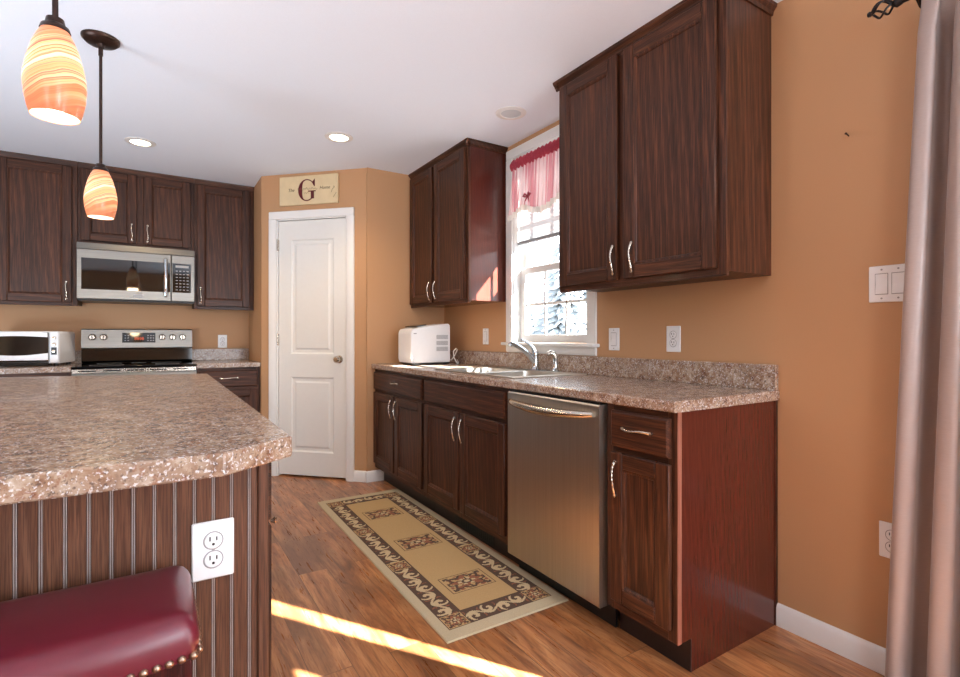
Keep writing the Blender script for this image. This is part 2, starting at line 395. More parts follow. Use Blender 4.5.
# baseboards
BBP = [(0, 0), (-.014, 0), (-.014, .068), (-.010, .078), (-.006, .083), (0, .085)]
struct('baseboard_right', MB().prism(BBP, .36, 1.071, 'y'), 'trim')
b = MB().prism(BBP, .825, PL, 'x').prism(BBP, 0, .077, 'x')
struct('baseboard_pantry', b, 'trim', None, (DA[0], DA[1], 0), (0, 0, prz))
struct('baseboard_return', MB().prism([(STUB+p[0], p[1]) for p in BBP], -.684, -.536, 'x'), 'trim')

# window
wi = thing('window_1', 'white double hung window over the sink', 'window'); wi['kind'] = 'structure'
cw = MB()
cw.box(-.018, 0, WY0-.062, WY0+.006, WZ0, WZ1-.007, 0, .002).box(-.018, 0, WY1-.006, WY1+.062, WZ0, WZ1-.007, 0, .002).box(-.018, 0, WY0-.062, WY1+.062, WZ1-.006, 2.392, 0, .004)
cw.box(.0005, .13, WY0+.0005, WY0+.012, WZ0, WZ1-.013).box(.0005, .13, WY1-.012, WY1-.0005, WZ0, WZ1-.013).box(.0005, .13, WY0+.0005, WY1-.0005, WZ1-.0125, WZ1-.0005)
cw.build('window_frame', 'trim', wi)
MB().box(-.050, .075, WY0-.080, WY1+.080, WZ0-.020, WZ0, 0, .004).build('window_sill', 'trim', wi)
MB().prism([(0, 1.017), (-.010, 1.017), (-.018, 1.030), (-.018, WZ0-.020), (0, WZ0-.020)], WY0-.06, WY1+.06, 'y').build('apron', 'trim', wi)
def sash(x, z0, z1, nm):
    m = MB(); a, b_ = WY0+.0125, WY1-.0125
    m.box(x, x+.03, a, a+.045, z0, z1, 0, .003).box(x, x+.03, b_-.045, b_, z0, z1, 0, .003)
    m.box(x, x+.03, a+.045, b_-.045, z0, z0+.05, 0, .003).box(x, x+.03, a+.045, b_-.045, z1-.042, z1, 0, .003)
    for k in (1, 2):
        y = a+.045+(b_-a-.09)*k/3; m.box(x+.008, x+.022, y-.008, y+.008, z0+.05, z1-.04)
    zm = (z0+z1)/2; m.box(x+.008, x+.022, a+.045, b_-.045, zm-.008, zm+.008)
    s = m.build(nm, 'trim', wi)
    MB().box(x+.0135, x+.0165, a+.04, b_-.04, z0+.045, z1-.04).build('pane', 'pane', s)
sash(.055, WZ0+.002, 1.585, 'lower_sash'); sash(.090, 1.545, WZ1-.013, 'upper_sash')
t = MB(); t.box(.112, .13, WY0+.01, WY1-.01, WZ0-.01, WZ0+.03); t.build('outer_sill', 'trim', wi)
# patio door frame beyond the curtain
pdn = thing('door_2', 'white framed glazed patio door behind the taupe curtain', 'door'); pdn['kind'] = 'structure'
m = MB().box(.02, .11, -1.3, -1.24, 0, 2.085).box(.02, .11, .30, .36, 0, 2.085).box(.02, .11, -1.24, .30, 2.05, 2.085).box(.02, .11, -1.24, .30, 0, .05)
m.build('frame', 'trim', pdn); MB().box(.06, .066, -1.24, .30, .05, 2.05).build('pane', 'pane', pdn)

# outside
struct('ground', MB().box(-40, 90, -60, 120, -.9, -.7), 'snow')
def spruce(x, y, h, r, label):
    t = thing('spruce_tree', label, 'tree', (x, y, -.75), rnd.uniform(0, 6), 'spruces outside the window')
    MB().tube([(0, 0, 0), (0, 0, h*.95)], [r*.07, .02], 8).build('trunk', 'bark', t)
    bm = bmesh.new(); tiers = 26
    for i in range(tiers):
        q = i/(tiers-1); z = h*(.10+.86*q); R = r*(1-q)**.85+.10
        nb = max(7, int(20*(1-q*.6))); a0 = rnd.uniform(0, 6)
        for k in range(nb):
            a = a0+2*PI*k/nb+rnd.uniform(-.15, .15); L = R*rnd.uniform(.72, 1.12); d = Vector((math.cos(a), math.sin(a), 0)); s = Vector((-d.y, d.x, 0))
            wv = R*.16; dz = h*.055
            P = [Vector((0, 0, z+dz)), d*L*.5+s*wv+Vector((0, 0, z+.2*dz)), d*L*.55+Vector((0, 0, z+.55*dz)), d*L*.5-s*wv+Vector((0, 0, z+.2*dz)), d*L+Vector((0, 0, z-.35*dz)), d*L*.55+Vector((0, 0, z-.15*dz))]
            v = [bm.verts.new(p) for p in P]
            for tri in ((0, 1, 2), (0, 2, 3), (1, 4, 2), (2, 4, 3), (1, 5, 4), (4, 5, 3), (0, 5, 1), (0, 3, 5)): bm.faces.new([v[j] for j in tri])
    mb = MB(); mb._merge(bm, 0); mb.build('foliage', 'spruce', t, smooth=False)
for x, y, h, r, lb in ((15.5, 19.7, 8.4, 2.0, 'tall spruce outside, its top in the upper sash'), (20.6, 26.6, 6.2, 2.0, 'mid distance spruce outside in the middle of the window view'),
                       (19.8, 21.6, 5.4, 1.9, 'broad spruce outside low behind the lower sash bars'), (27.5, 30.5, 8.6, 2.4, 'distant spruce outside behind the mid distance one'),
                       (33.0, 33.5, 9.6, 2.6, 'farthest spruce outside, beside the cabinet edge'), (22.6, 31.4, 5.2, 1.9, 'small far spruce outside, nearest the window jamb')):
    spruce(x, y, h, r, lb)

# ------------------------------------------------------------------ cabinets
def handle_mesh(L=.128):
    m = MB(); pts = []; rad = []; n = 26
    for i in range(n+1):
        q = i/n; z = (q-.5)*L; arch = math.sin(PI*q)**.75
        pts.append((.003*math.sin(2*PI*q), -.004-.018*arch, z)); rad.append(.0040+.0016*abs(math.cos(PI*q))**3+.0007*math.sin(2*PI*q*9))
    m.tube(pts, rad, 10)
    for s in (-1, 1): m.lathe([(0, -.012), (.007, -.010), (.008, -.003), (.006, 0)], (0, 0, s*L*.5-s*.003), 14, 0, 'y')
    return m.mesh('handle', 'nickel')
HM = handle_mesh()
def put_handle(par, x, y, z, horiz=False):
    return add('handle', HM, par, (x, y, z), (0, PI/2, 0) if horiz else (0, 0, 0))
def shaker_door(par, x0, x1, z0, z1, yf, hx=None, hz=None, s=.057):
    m = MB(); y0, y1 = yf-.020, yf-.0005
    m.box(x0, x0+s, y0, y1, z0, z1, 0, .0035).box(x1-s, x1, y0, y1, z0, z1, 0, .0035)
    m.box(x0+s, x1-s, y0, y1, z0, z0+s, 1, .0035).box(x0+s, x1-s, y0, y1, z1-s, z1, 1, .0035)
    d = m.build('door', ['wood_v', 'wood_h'], par)
    a, b, c, e = x0+s-.001, x1-s+.001, z0+s-.001, z1-s+.001; bm = bmesh.new(); rings = []
    for ins, yy in ((0, y0+.002), (.004, y0+.003), (.011, y0+.008), (.013, y0+.012), (.02, y0+.012)):
        rings.append([bm.verts.new(p) for p in ((a+ins, yy, c+ins), (b-ins, yy, c+ins), (b-ins, yy, e-ins), (a+ins, yy, e-ins))])
    for r0, r1 in zip(rings, rings[1:]):
        for k in range(4): bm.faces.new((r0[k], r0[(k+1) % 4], r1[(k+1) % 4], r1[k]))
    bm.faces.new(rings[-1]); bmesh.ops.recalc_face_normals(bm, faces=bm.faces[:])
    mb = MB(); mb._merge(bm, 0); mb.build('panel', 'wood_v', d, smooth=False)
    if hx is not None: put_handle(d, hx, y0, hz)
    return d
def drawer(par, x0, x1, z0, z1, yf, handle=True, name='drawer'):
    m = MB().prism([(0, 0), (0, 1)], 0, 0) if False else MB()
    y0 = yf-.020
    m.box(x0, x1, y0+.006, yf-.0005, z0, z1, 0, .001)
    bm = bmesh.new(); rings = []
    for ins, yy in ((0, y0+.007), (.009, y0), (.011, y0)):
        rings.append([bm.verts.new(p) for p in ((x0+ins, yy, z0+ins), (x1-ins, yy, z0+ins), (x1-ins, yy, z1-ins), (x0+ins, yy, z1-ins))])
    for r0, r1 in zip(rings, rings[1:]):
        for k in range(4): bm.faces.new((r0[k], r0[(k+1) % 4], r1[(k+1) % 4], r1[k]))
    bm.faces.new(rings[-1]); bmesh.ops.recalc_face_normals(bm, faces=bm.faces[:]); m._merge(bm, 0)
    d = m.build(name, 'wood_h', par, smooth=False)
    if handle: put_handle(d, (x0+x1)/2, y0, (z0+z1)/2+.006, True)
    return d
BD = .59; BF = .61          # base carcass and face depth
TOP = .8765
def base_cabinet(label, loc, rz, w, stiles, drawers, doors, side=None, group='lower cabinets'):
    t = thing('base_cabinet', label, 'cabinet', loc, rz, group)
    cp = [(-.002, 0), (-.535, 0), (-.535, .112), (-BD, .112), (-BD, TOP), (-.002, TOP)]
    MB().prism(cp, 0, .016, 'x').prism(cp, w-.016, w, 'x').box(.016, w-.016, -BD, -.002, .112, .128).box(.016, w-.016, -.014, -.002, .128, TOP).build('carcass', side or 'wood_v', t, smooth=False)
    fr = MB()
    for x0, x1 in stiles: fr.box(x0, x1, -BF, -BD, .112, TOP, 0, .0015)
    a, b = stiles[0][1], stiles[-1][0]
    for z0, z1 in ((.112, .150), (.690, .735), (.845, TOP)): fr.box(a, b, -BF+.001, -BD, z0, z1, 1)
    fr.build('face_frame', ['wood_v', 'wood_h'], t)
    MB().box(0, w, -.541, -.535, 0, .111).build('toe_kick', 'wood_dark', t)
    for x0, x1, h in drawers: drawer(t, x0, x1, .721, .853, -BF, h, 'drawer' if h else 'false_front')
    for x0, x1, hx in doors: shaker_door(t, x0, x1, .152, .700, -BF, hx, .605)
    return t
RZ = -PI/2
# sink run; local x runs towards the camera
c1 = base_cabinet('dark oak base cabinet in the corner beside the pantry, under the white ice maker', (0, 3.804, 0), RZ, .872, [(0, .03), (.835, .872)],
             [(.016, .855, True)], [(.016, .402, .372), (.424, .855, .455)])
c2 = base_cabinet('dark oak sink base cabinet with a wide false front and two doors', (0, 2.930, 0), RZ, .924, [(0, .035), (.438, .476), (.884, .924)],
             [(.018, .896, False)], [(.018, .448, .418), (.466, .896, .496)])
c3 = base_cabinet('narrow reddish oak end cabinet with one drawer and one door beside the dishwasher', (0, 1.382, 0), RZ, .309, [(0, .034), (.272, .309)],
             [(.032, .288, True)], [(.032, .290, .062)], 'wood_side')
MB().box(.309, .313, -.016, -.002, 0, TOP).build('scribe_moulding', 'wood_v', c3)
MB().box(.309, .3115, -BF-.001, -.592, .112, TOP).build('edge_strip', 'edge_wood', c3)
vg = MB().box(.26, .68, -.5435, -.5412, .012, .10)
for k in range(20): vg.box(.272+k*.020, .282+k*.020, -.5455, -.5436, .022, .090)
vg.build('toe_kick_vent', 'vent_green', c2)
# stove run
c4 = base_cabinet('dark base cabinet between the stove and the pantry wall', (-1.783, BACK, 0), 0, .459, [(0, .03), (.43, .459)], [(.016, .440, True)], [(.016, .44, .05)])
c5 = base_cabinet('dark base cabinet under the white toaster oven', (-3.46, BACK, 0), 0, .916, [(0, .03), (.44, .476), (.886, .916)], [(.016, .45, True), (.466, .90, True)], [(.016, .45, .42), (.466, .90, .496)])

UB, UT = 1.353, 2.405
def upper_cabinet(label, loc, rz, w, doors, z0=UB, ends=(0, 0), group='upper cabinets', side='wood_v', mid=None, crown_front=.022):
    t = thing('wall_cabinet', label, 'cabinet', (loc[0], loc[1], z0), rz, group); h = UT-z0
    MB().box(0, w, -.289, -.002, .012, h).build('carcass', side, t, smooth=False)
    fr = MB(); s0 = doors[0][0]+.012; s1 = doors[-1][1]-.012
    fr.box(0, s0+.01, -.305, -.2885, 0, h, 0, .0015).box(s1-.01, w, -.305, -.2885, 0, h, 0, .0015)
    for a, b in zip(doors, doors[1:]): fr.box(a[1]-.012, b[0]+.012, -.304, -.2885, 0, h, 0)
    fr.box(s0, s1, -.3045, -.2885, 0, .045, 1).box(s0, s1, -.3045, -.2885, h-.04, h, 1)
    fr.build('face_frame', ['wood_v', 'wood_h'], t)
    for x0, x1, hx in doors: shaker_door(t, x0, x1, .024, h-.022, -.305, hx, .024+.088)
    cf = crown_front; e0, e1 = ends
    prof = [(-.300, h-.018), (-.307, h-.018), (-.312, h-.004), (-.306-cf, h+.010), (-.308-cf, h+.0215), (-.300, h+.0215)]
    cr = MB().prism(prof, -e0, w+e1, 'x', 0)
    for e, x in ((e0, 0), (e1, w)):
        if e:
            sg = -1 if x == 0 else 1
            p2 = [(x, h-.018), (x+sg*.007, h-.018), (x+sg*.010, h-.004), (x+sg*(e-.002), h+.010), (x+sg*e, h+.0215), (x, h+.0215)]
            cr.prism(p2, -.308-cf, -.002, 'y', 0)
    cr.box(0, w, -.306, -.002, h, h+.021)
    cr.build('crown_moulding', 'wood_h', t, smooth=False)
    return t
u1 = upper_cabinet('large reddish oak wall cabinet beside the window, over the dishwasher', (0, 2.002), RZ, .908, [(.018, .402, .386), (.438, .876, .492)], ends=(.024, .024))
u2 = upper_cabinet('dark oak wall cabinet with glossy side, over the ice maker', (0, 3.804), RZ, .901, [(.016, .402, .372), (.436, .870, .466)], ends=(0, .024), side='wood_side')
u3 = upper_cabinet('tall single door wall cabinet between microwave and pantry wall', (-1.781, BACK), 0, .457, [(.020, .420, .046)], crown_front=.012)
u4 = upper_cabinet('short two door wall cabinet above the microwave', (-2.541, BACK), 0, .758, [(.018, .366, .335), (.410, .734, .438)], z0=1.822, crown_front=.012)
u5 = upper_cabinet('tall single door wall cabinet above the toaster oven', (-3.010, BACK), 0, .467, [(.020, .436, .404)], crown_front=.012)
u6 = upper_cabinet('wall cabinet at the far end of the stove wall, cut by the picture edge', (-3.93, BACK), 0, .918, [(.020, .44, .41), (.475, .895, .505)], crown_front=.012)
for u in (u1,):   # small under-lip
    MB().box(.0, .908, -.305, -.29, -.006, -.0005).build('bottom_lip', 'wood_h', u)

# ------------------------------------------------------------------ worktops
ct = thing('countertop', 'brown speckled worktop along the window wall, holding the sink', 'worktop')
SX0, SX1, SY0, SY1 = -.535, -.075, 2.09, 2.87
cm = MB()
cm.prism([(-.600, .877), (-.636, .877), (-.640, .881), (-.640, .909), (-.636, .9135), (-.600, .914)], 1.063, 3.804, 'y')
cm.box(-.6001, SX0, 1.063, 3.804, .877, .914).box(SX1, -.001, 1.063, 3.804, .877, .914)
cm.box(SX0, SX1, 1.063, SY0, .877, .914).box(SX0, SX1, SY1, 3.804, .877, .914)
cm.build('slab', 'granite', ct, smooth=False)
MB().box(-.021, -.001, 1.066, 3.804, .9142, 1.014, 0, .002).build('backsplash', 'granite', ct)
ct2 = thing('countertop', 'short speckled worktop between the stove and the pantry wall', 'worktop')
MB().box(-1.783, -1.3235, 4.51, BACK-.001, .877, .914, 0, .003).build('slab', 'granite', ct2)
MB().box(-1.783, -1.3235, BACK-.021, BACK-.001, .9142, 1.014, 0, .002).build('backsplash', 'granite', ct2)
ct3 = thing('countertop', 'speckled worktop under the toaster oven', 'worktop')
MB().box(-3.46, -2.545, 4.51, BACK-.001, .877, .914, 0, .003).build('slab', 'granite', ct3)
MB().box(-3.46, -2.545, BACK-.021, BACK-.001, .9142, 1.014, 0, .002).build('backsplash', 'granite', ct3)

# ------------------------------------------------------------------ island
isl = thing('kitchen_island', 'kitchen island with bead board front and clipped corner speckled top', 'island', (-2.27, 2.2, 0))
IX, IY = -2.27, 2.2
def ip(pts): return [(x-IX, y-IY) for x, y in pts]
outline = [(-2.735, 1.13), (-2.60, 1.034), (-1.95, 1.034), (-1.811, 1.131), (-1.803, 3.29), (-2.735, 3.57)]
MB().prism(ip(outline), .871, .914, 'z', 0, .003).build('countertop', 'granite', isl, smooth=False)
y0, xl, xr = 1.205-IY, -2.69-IX, -1.868-IX
grooves = [-1.884-.0347*k-IX for k in range(23)]
prof = [(xl, y0+.02), (xl, y0)]
for x in sorted(grooves): prof += [(x-.004, y0), (x-.003, y0+.003), (x+.003, y0+.003), (x+.004, y0)]
prof += [(xr, y0), (xr, y0+.02)]
bb = MB().prism(prof, 0, .8705, 'z')
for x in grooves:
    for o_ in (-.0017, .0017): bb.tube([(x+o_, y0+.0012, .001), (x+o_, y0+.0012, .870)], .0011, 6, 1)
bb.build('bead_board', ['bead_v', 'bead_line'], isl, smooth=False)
MB().box(-1.868-IX, -1.8455-IX, y0-.006, y0+.05, 0, .8705, 0, .003).build('corner_post', 'bead_v', isl)
MB().box(xl, -1.848-IX, y0+.021, 3.27-IY, .10, .8705).box(xl+.05, -1.90-IX, y0+.03, 3.22-IY, 0, .1).build('carcass', 'wood_v', isl, smooth=False)
sd = MB()   # cabinet doors on the aisle side, facing the sink
for n_, (a, b) in enumerate(((1.262, 1.75), (1.77, 2.25), (2.27, 2.75), (2.77, 3.25))):
    d = MB().box(-1.848-IX, -1.828-IX, a-IY, b-IY, .14, .688, 0, .003).build('door', 'wood_v', isl)
    hh = add('handle', HM, d, (-1.828-IX, b-.05-IY, .60), (0, 0, PI/2))
    q = MB().box(-1.848-IX, -1.828-IX, a-IY, b-IY, .700, .855, 0, .003).build('drawer', 'wood_h', isl)
    if n_: add('handle', HM, q, (-1.828-IX, (a+b)/2-IY, .79), (PI/2, 0, PI/2))
MB().lathe([(0, .014), (.006, .013), (.008, .009), (.005, .004), (.004, 0)], (-1.828-IX, 1.275-IY, .694), 14, 0, 'x').build('catch', 'nickel', isl)

# ------------------------------------------------------------------ outlets and switches (built facing -y at y=0, plate centre at origin)
def plate(name, label, cat, loc, rz, kind, w=.074, h=.118, group='wall plates'):
    t = thing(name, label, cat, loc, rz, group)
    MB().box(-w/2, w/2, -.006, -.0005, -h/2, h/2, 0, .0025).build('cover_plate', 'plastic_white', t)
    if kind == 'outlet':
        for s in (-1, 1):
            z = s*.0195
            MB().lathe([(.0168, -.0066), (.0190, -.0066)], (0, 0, z), 20, 0, 'y').build('socket_gap', 'plastic_grey', t)
            so = MB().lathe([(0, -.0085), (.0155, -.0085), (.0168, -.007), (.0168, -.005)], (0, 0, z), 20, 0, 'y').build('socket', 'plastic_white', t)
            MB().box(-.0075, -.0050, -.0090, -.0080, z, z+.009).box(.0050, .0075, -.0090, -.0080, z, z+.008).lathe([(0, -.0090), (.0028, -.0090), (.0028, -.008)], (0, 0, z-.007), 10, 0, 'y').build('slot', 'slot', so)
        MB().lathe([(0, -.0075), (.003, -.007), (.0032, -.0055)], (0, 0, 0), 10, 0, 'y').build('screw', 'plastic_grey', t)
    if kind in ('decora', 'double'):
        for x in ((0,) if kind == 'decora' else (-.023, .023)):
            MB().box(x-.0185, x+.0185, -.0068, -.0055, -.0355, .0355).build('bezel', 'plastic_grey', t)
            r = MB().prism([(-.005, -.033), (-.0105, -.033), (-.0070, 0), (-.0085, .033), (-.005, .033)], x-.0165, x+.0165, 'x').build('rocker', 'plastic_white', t, smooth=False)
            for z in (-.048, .048): MB().lathe([(0, -.0075), (.003, -.007), (.0032, -.0055)], (x, 0, z), 10, 0, 'y').build('screw', 'plastic_grey', t)
    if kind == 'toggle':
        MB().box(-.005, .005, -.0075, -.0055, -.012, .012).build('toggle_slot', 'slot', t); MB().box(-.0035, .0035, -.016, -.006, 0, .009, 0, .001).build('toggle', 'plastic_white', t)
    return t
plate('wall_outlet', 'white duplex outlet on the tan wall under the large wall cabinet', 'outlet', (0, 1.545, 1.113), RZ, 'outlet', .078, .122)
plate('light_switch', 'white rocker switch beside the window sill', 'switch', (0, 1.913, 1.110), RZ, 'decora')
plate('wall_outlet', 'small white wall plate above the backsplash beside the ice maker', 'outlet', (0, 3.160, 1.125), RZ, 'decora')
plate('light_switch', 'white double rocker switch half covered by the curtain', 'switch', (0, .706, 1.300), RZ, 'double', .120, .122)
plate('wall_outlet', 'white outlet low on the wall beside the curtain hem', 'outlet', (0, .700, .449), RZ, 'outlet')
plate('wall_outlet', 'white outlet on the stove wall above the short worktop', 'outlet', (-1.540, BACK, 1.080), 0, 'outlet')
plate('island_outlet', 'large white duplex outlet on the bead board island', 'outlet', (-1.954, 1.205, .681), 0, 'outlet', .079, .120)
nl = tag(MB().tube([(.002, .827, 1.828), (-.022, .827, 1.832)], .002, 8).lathe([(0, -.024), (.004, -.0235), (.004, -.021)], (0, .827, 1.832), 10, 0, 'x').build('nail', 'bronze'), 'lone small nail in the bare tan wall above the double switch', 'nail')

# ------------------------------------------------------------------ dishwasher
dw = thing('dishwasher', 'stainless steel dishwasher between the sink cabinet and the end cabinet', 'dishwasher', (0, 2.008, 0), RZ)
MB().box(.002, .624, -.600, -.03, .10, .872).build('tub', 'plastic_black', dw)
dp = MB()
pr = [(-.602, .100), (-.640, .100), (-.645, .106), (-.645, .860), (-.640, .866), (-.602, .866)]
dp.prism(pr, .028, .618, 'x'); dd = dp.build('door', 'steel_v', dw, smooth=False)
hp = []; hr = []
for i in range(25):
    q = i/24; a = math.sin(PI*q); hp.append((  .058+q*.530, -.650-.042*a**.5, .826-.012*a)); hr.append(.011+.0085*a**.6)
MB().tube(hp, hr, 14, squash=1.0).build('handle', 'nickel', dd)
MB().box(.004, .622, -.560, -.550, .005, .098).build('kick_plate', 'plastic_black', dw)
MB().box(.030, .616, -.640, -.602, .8665, .8745).build('control_strip', 'plastic_black', dw)

# ------------------------------------------------------------------ sink, faucet, sprayer
sk = thing('kitchen_sink', 'double bowl stainless sink set into the speckled worktop', 'sink', (0, 0, .914))
def sink():
    m = MB(); zr = .006; yA0, yA1, yB0, yB1 = 2.115, 2.465, 2.495, 2.845; x0, x1 = -.520, -.150
    X0, X1, Y0, Y1 = -.555, -.052, 2.066, 2.894
    for a, b, c, d in ((X0, x0, Y0, Y1), (x1, X1, Y0, Y1), (x0, x1, Y0, yA0), (x0, x1, yA1, yB0), (x0, x1, yB1, Y1)):
        m.box(a, b, c, d, .0005, zr)
    for ya, yb in ((yA0, yA1), (yB0, yB1)):
        bm = bmesh.new(); rings = []
        for ins, z in ((0, zr), (.004, zr-.004), (.012, -.14), (.03, -.165), (.05, -.170)):
            ring = []
            for cx, cy, a0 in ((x1-ins-.04, yb-ins-.04, 0), (x0+ins+.04, yb-ins-.04, PI/2), (x0+ins+.04, ya+ins+.04, PI), (x1-ins-.04, ya+ins+.04, 1.5*PI)):
                for k in range(5): ring.append(bm.verts.new((cx+.04*math.cos(a0+k*PI/8), cy+.04*math.sin(a0+k*PI/8), z)))
            rings.append(ring)
        for r0, r1 in zip(rings, rings[1:]):
            for k in range(20): bm.faces.new((r0[k], r0[(k+1) % 20], r1[(k+1) % 20], r1[k]))
        bm.faces.new(rings[-1])
        # corner fillets of the deck
        for cx, cy, sx, sy in ((x1, yb, 1, 1), (x0, yb, -1, 1), (x0, ya, -1, -1), (x1, ya, 1, -1)):
            o_ = bm.verts.new((cx, cy, zr)); prev = None
            for k in range(5):
                a = k*PI/8; v = bm.verts.new((cx-sx*.04+sx*.04*math.cos(a), cy-sy*.04+sy*.04*math.sin(a), zr))
                if prev: bm.faces.new((o_, prev, v))
                prev = v
        bmesh.ops.recalc_face_normals(bm, faces=bm.faces[:]); m._merge(bm, 0)
    return m
sink().build('basin', 'steel_v', sk)
for y in (2.29, 2.67): MB().lathe([(0, -.167), (.03, -.167), (.042, -.1665), (.044, -.168)], (-.335, y, 0), 20).build('drain', 'chrome', sk)
fa = thing('faucet', 'chrome single lever faucet in front of the window', 'faucet', (-.085, 2.475, .9205))
MB().lathe([(0, 0), (.030, 0), (.030, .004), (.024, .012), (.021, .02), (.020, .085), (.022, .095), (.018, .112), (0, .116)], (0, 0, 0), 22).box(-.03, .03, -.11, .11, 0, .004, 0, .002).build('body', 'chrome', fa)
MB().tube([(-.004, 0, .045), (-.045, .004, .090), (-.095, .010, .130), (-.140, .016, .155), (-.168, .020, .160), (-.180, .022, .152)], [.018, .016, .015, .014, .0135, .012], 14).build('spout', 'chrome', fa)
MB().tube([(.0, 0, .100), (-.012, .004, .132), (-.038, .012, .160), (-.072, .022, .180), (-.088, .026, .186)], [.018, .013, .009, .008, .0065], 12).build('lever', 'chrome', fa)
sp = thing('side_sprayer', 'small chrome side sprayer standing beside the faucet', 'sprayer', (-.085, 2.290, .9205))
MB().lathe([(0, 0), (.024, 0), (.024, .005), (.016, .014), (.015, .03), (.013, .055), (.016, .075)], (0, 0, 0), 18).build('base', 'chrome', sp)
MB().tube([(0, 0, .06), (0, 0, .088), (-.008, .006, .103), (-.026, .014, .108), (-.040, .020, .100)], [.013, .016, .018, .017, .014], 14).build('spray_head', 'nickel', sp)

# ------------------------------------------------------------------ ice maker
im = thing('ice_maker', 'white countertop ice maker in the corner of the worktop', 'ice maker', (-.318, 3.53, .9145), math.radians(2))
im.scale = (.93, .95, .97)
pf = [(-.175, .016), (-.182, .05), (-.182, .245), (-.168, .272), (-.09, .290), (.155, .318), (.168, .312), (.175, .298), (.175, .016)]
MB().prism(pf, -.115, .115, 'y', 0, .006).build('body', 'plastic_white', im, smooth=False)
MB().box(-.165, .165, -.105, .105, .004, .0155).build('base', 'plastic_black', im)
for x in (-.14, .14):
    for y in (-.085, .085): MB().lathe([(0, 0), (.012, 0), (.012, .005)], (x, y, 0), 12).build('foot', 'plastic_black', im)
for k in range(3):
    v = MB()
    for j in range(6): v.box(.045, .150, -.1185, -.1152, .105+k*.046+j*.0055, .108+k*.046+j*.0055)
    v.build('side_vent', 'plastic_grey', im)
MB().prism([(-.125, .2885), (-.04, .302), (-.04, .310), (-.125, .296)], -.10, .10, 'y').build('lid_window', 'glass_smoke', im)
MB().box(-.160, -.135, -.1165, -.1148, .235, .242).build('badge', 'plastic_grey', im)
cd = MB().tube([(.176, -.06, .04), (.20, -.09, .03), (.222, -.11, .07), (.238, -.12, .112), (.225, -.125, .122), (.20, -.12, .10), (.20, -.13, .05), (.225, -.14, .006), (.25, -.12, .006), (.27, -.07, .03)], .0045, 8)
cd.build('power_cord', 'wirewhite', im)

# ------------------------------------------------------------------ stove, microwave, toaster oven
st = thing('stove', 'stainless and black electric range between the two speckled worktops', 'stove', (-2.163, BACK, 0))
MB().box(-.378, .378, -.655, -.012, .03, .896).build('body', 'steel_h', st)
ck = MB().box(-.379, .379, -.672, -.075, .8965, .914, 0, .003).build('cooktop', 'glass_black', st)
for x, y, r in ((-.19, -.50, .105), (.19, -.50, .08), (-.19, -.23, .08), (.19, -.23, .105), (0, -.19, .05)):
    MB().lathe([(r, .9142), (r, .9146), (r-.004, .9146), (r-.004, .9142)], (x, y, 0), 32).build('burner_ring', 'plastic_grey', ck)
bgm = MB().prism([(-.072, .9145), (-.085, .930), (-.080, 1.025), (-.012, 1.025), (-.012, .9145)], -.378, .378, 'x').build('backguard', 'glass_black', st, smooth=False)
pn = MB().prism([(-.083, 1.026), (-.090, 1.034), (-.076, 1.178), (-.068, 1.185), (-.012, 1.185), (-.012, 1.026)], -.380, .380, 'x').build('control_panel', 'steel_h', st, smooth=False)
def on_panel(z): return -.090+(z-1.034)/(1.178-1.034)*.014
for x in (-.310, -.238, .160, .235, .308):
    k = MB().lathe([(0, -.026), (.017, -.026), (.021, -.020), (.024, -.004), (.027, -.001), (.027, .004)], (x, on_panel(1.118), 1.118), 20, 0, 'y').build('knob', 'nickel', pn)
    MB().box(x-.003, x+.003, on_panel(1.118)-.030, on_panel(1.118)-.024, 1.100, 1.136).build('knob_grip', 'plastic_black', k)
dsp = MB().prism([(on_panel(1.075)-.003, 1.075), (on_panel(1.155)-.003, 1.155), (on_panel(1.155)+.004, 1.155), (on_panel(1.075)+.004, 1.075)], -.115, .112, 'x').build('display', 'glass_black', pn, smooth=False)
dg = MB()
for i, x in enumerate((-.030, -.014, .004, .020)):
    if i == 2: pass
    for z0, z1 in ((1.098, 1.0995), (1.1075, 1.109), (1.117, 1.1185)): dg.box(x, x+.009, on_panel(z0)-.0045, on_panel(z0)-.003, z0, z1)
    for xx in (x-.001, x+.009): dg.box(xx, xx+.0012, on_panel(1.108)-.0045, on_panel(1.108)-.003, 1.099, 1.118)
dg.build('clock_digits', 'clock', dsp)
bt = MB()
for x in (-.095, -.075, .06, .08, .098):
    for z in (1.092, 1.112, 1.132): bt.box(x-.005, x+.005, on_panel(z)-.0042, on_panel(z)-.003, z-.0035, z+.0035)
bt.build('touch_marks', 'plastic_grey', dsp)
ov = MB().box(-.374, .374, -.688, -.656, .235, .862, 0, .004).build('oven_door', 'steel_h', st)
MB().box(-.26, .26, -.690, -.6875, .36, .70).build('oven_window', 'glass_black', ov)
MB().tube([(-.33, -.688, .80), (-.33, -.73, .80), (.33, -.73, .80), (.33, -.688, .80)], .012, 12).build('oven_handle', 'steel_h', ov)
vt = MB()
for k in range(5): vt.box(-.34+k*.14, -.24+k*.14, -.6735, -.6715, .878, .886)
vt.build('vent_slot', 'slot', st); MB().box(-.376, .376, -.671, -.6555, .866, .8955, 0, .002).build('front_trim', 'nickel', st)
MB().box(-.374, .374, -.685, -.656, .05, .225, 0, .004).build('storage_drawer', 'steel_h', st)

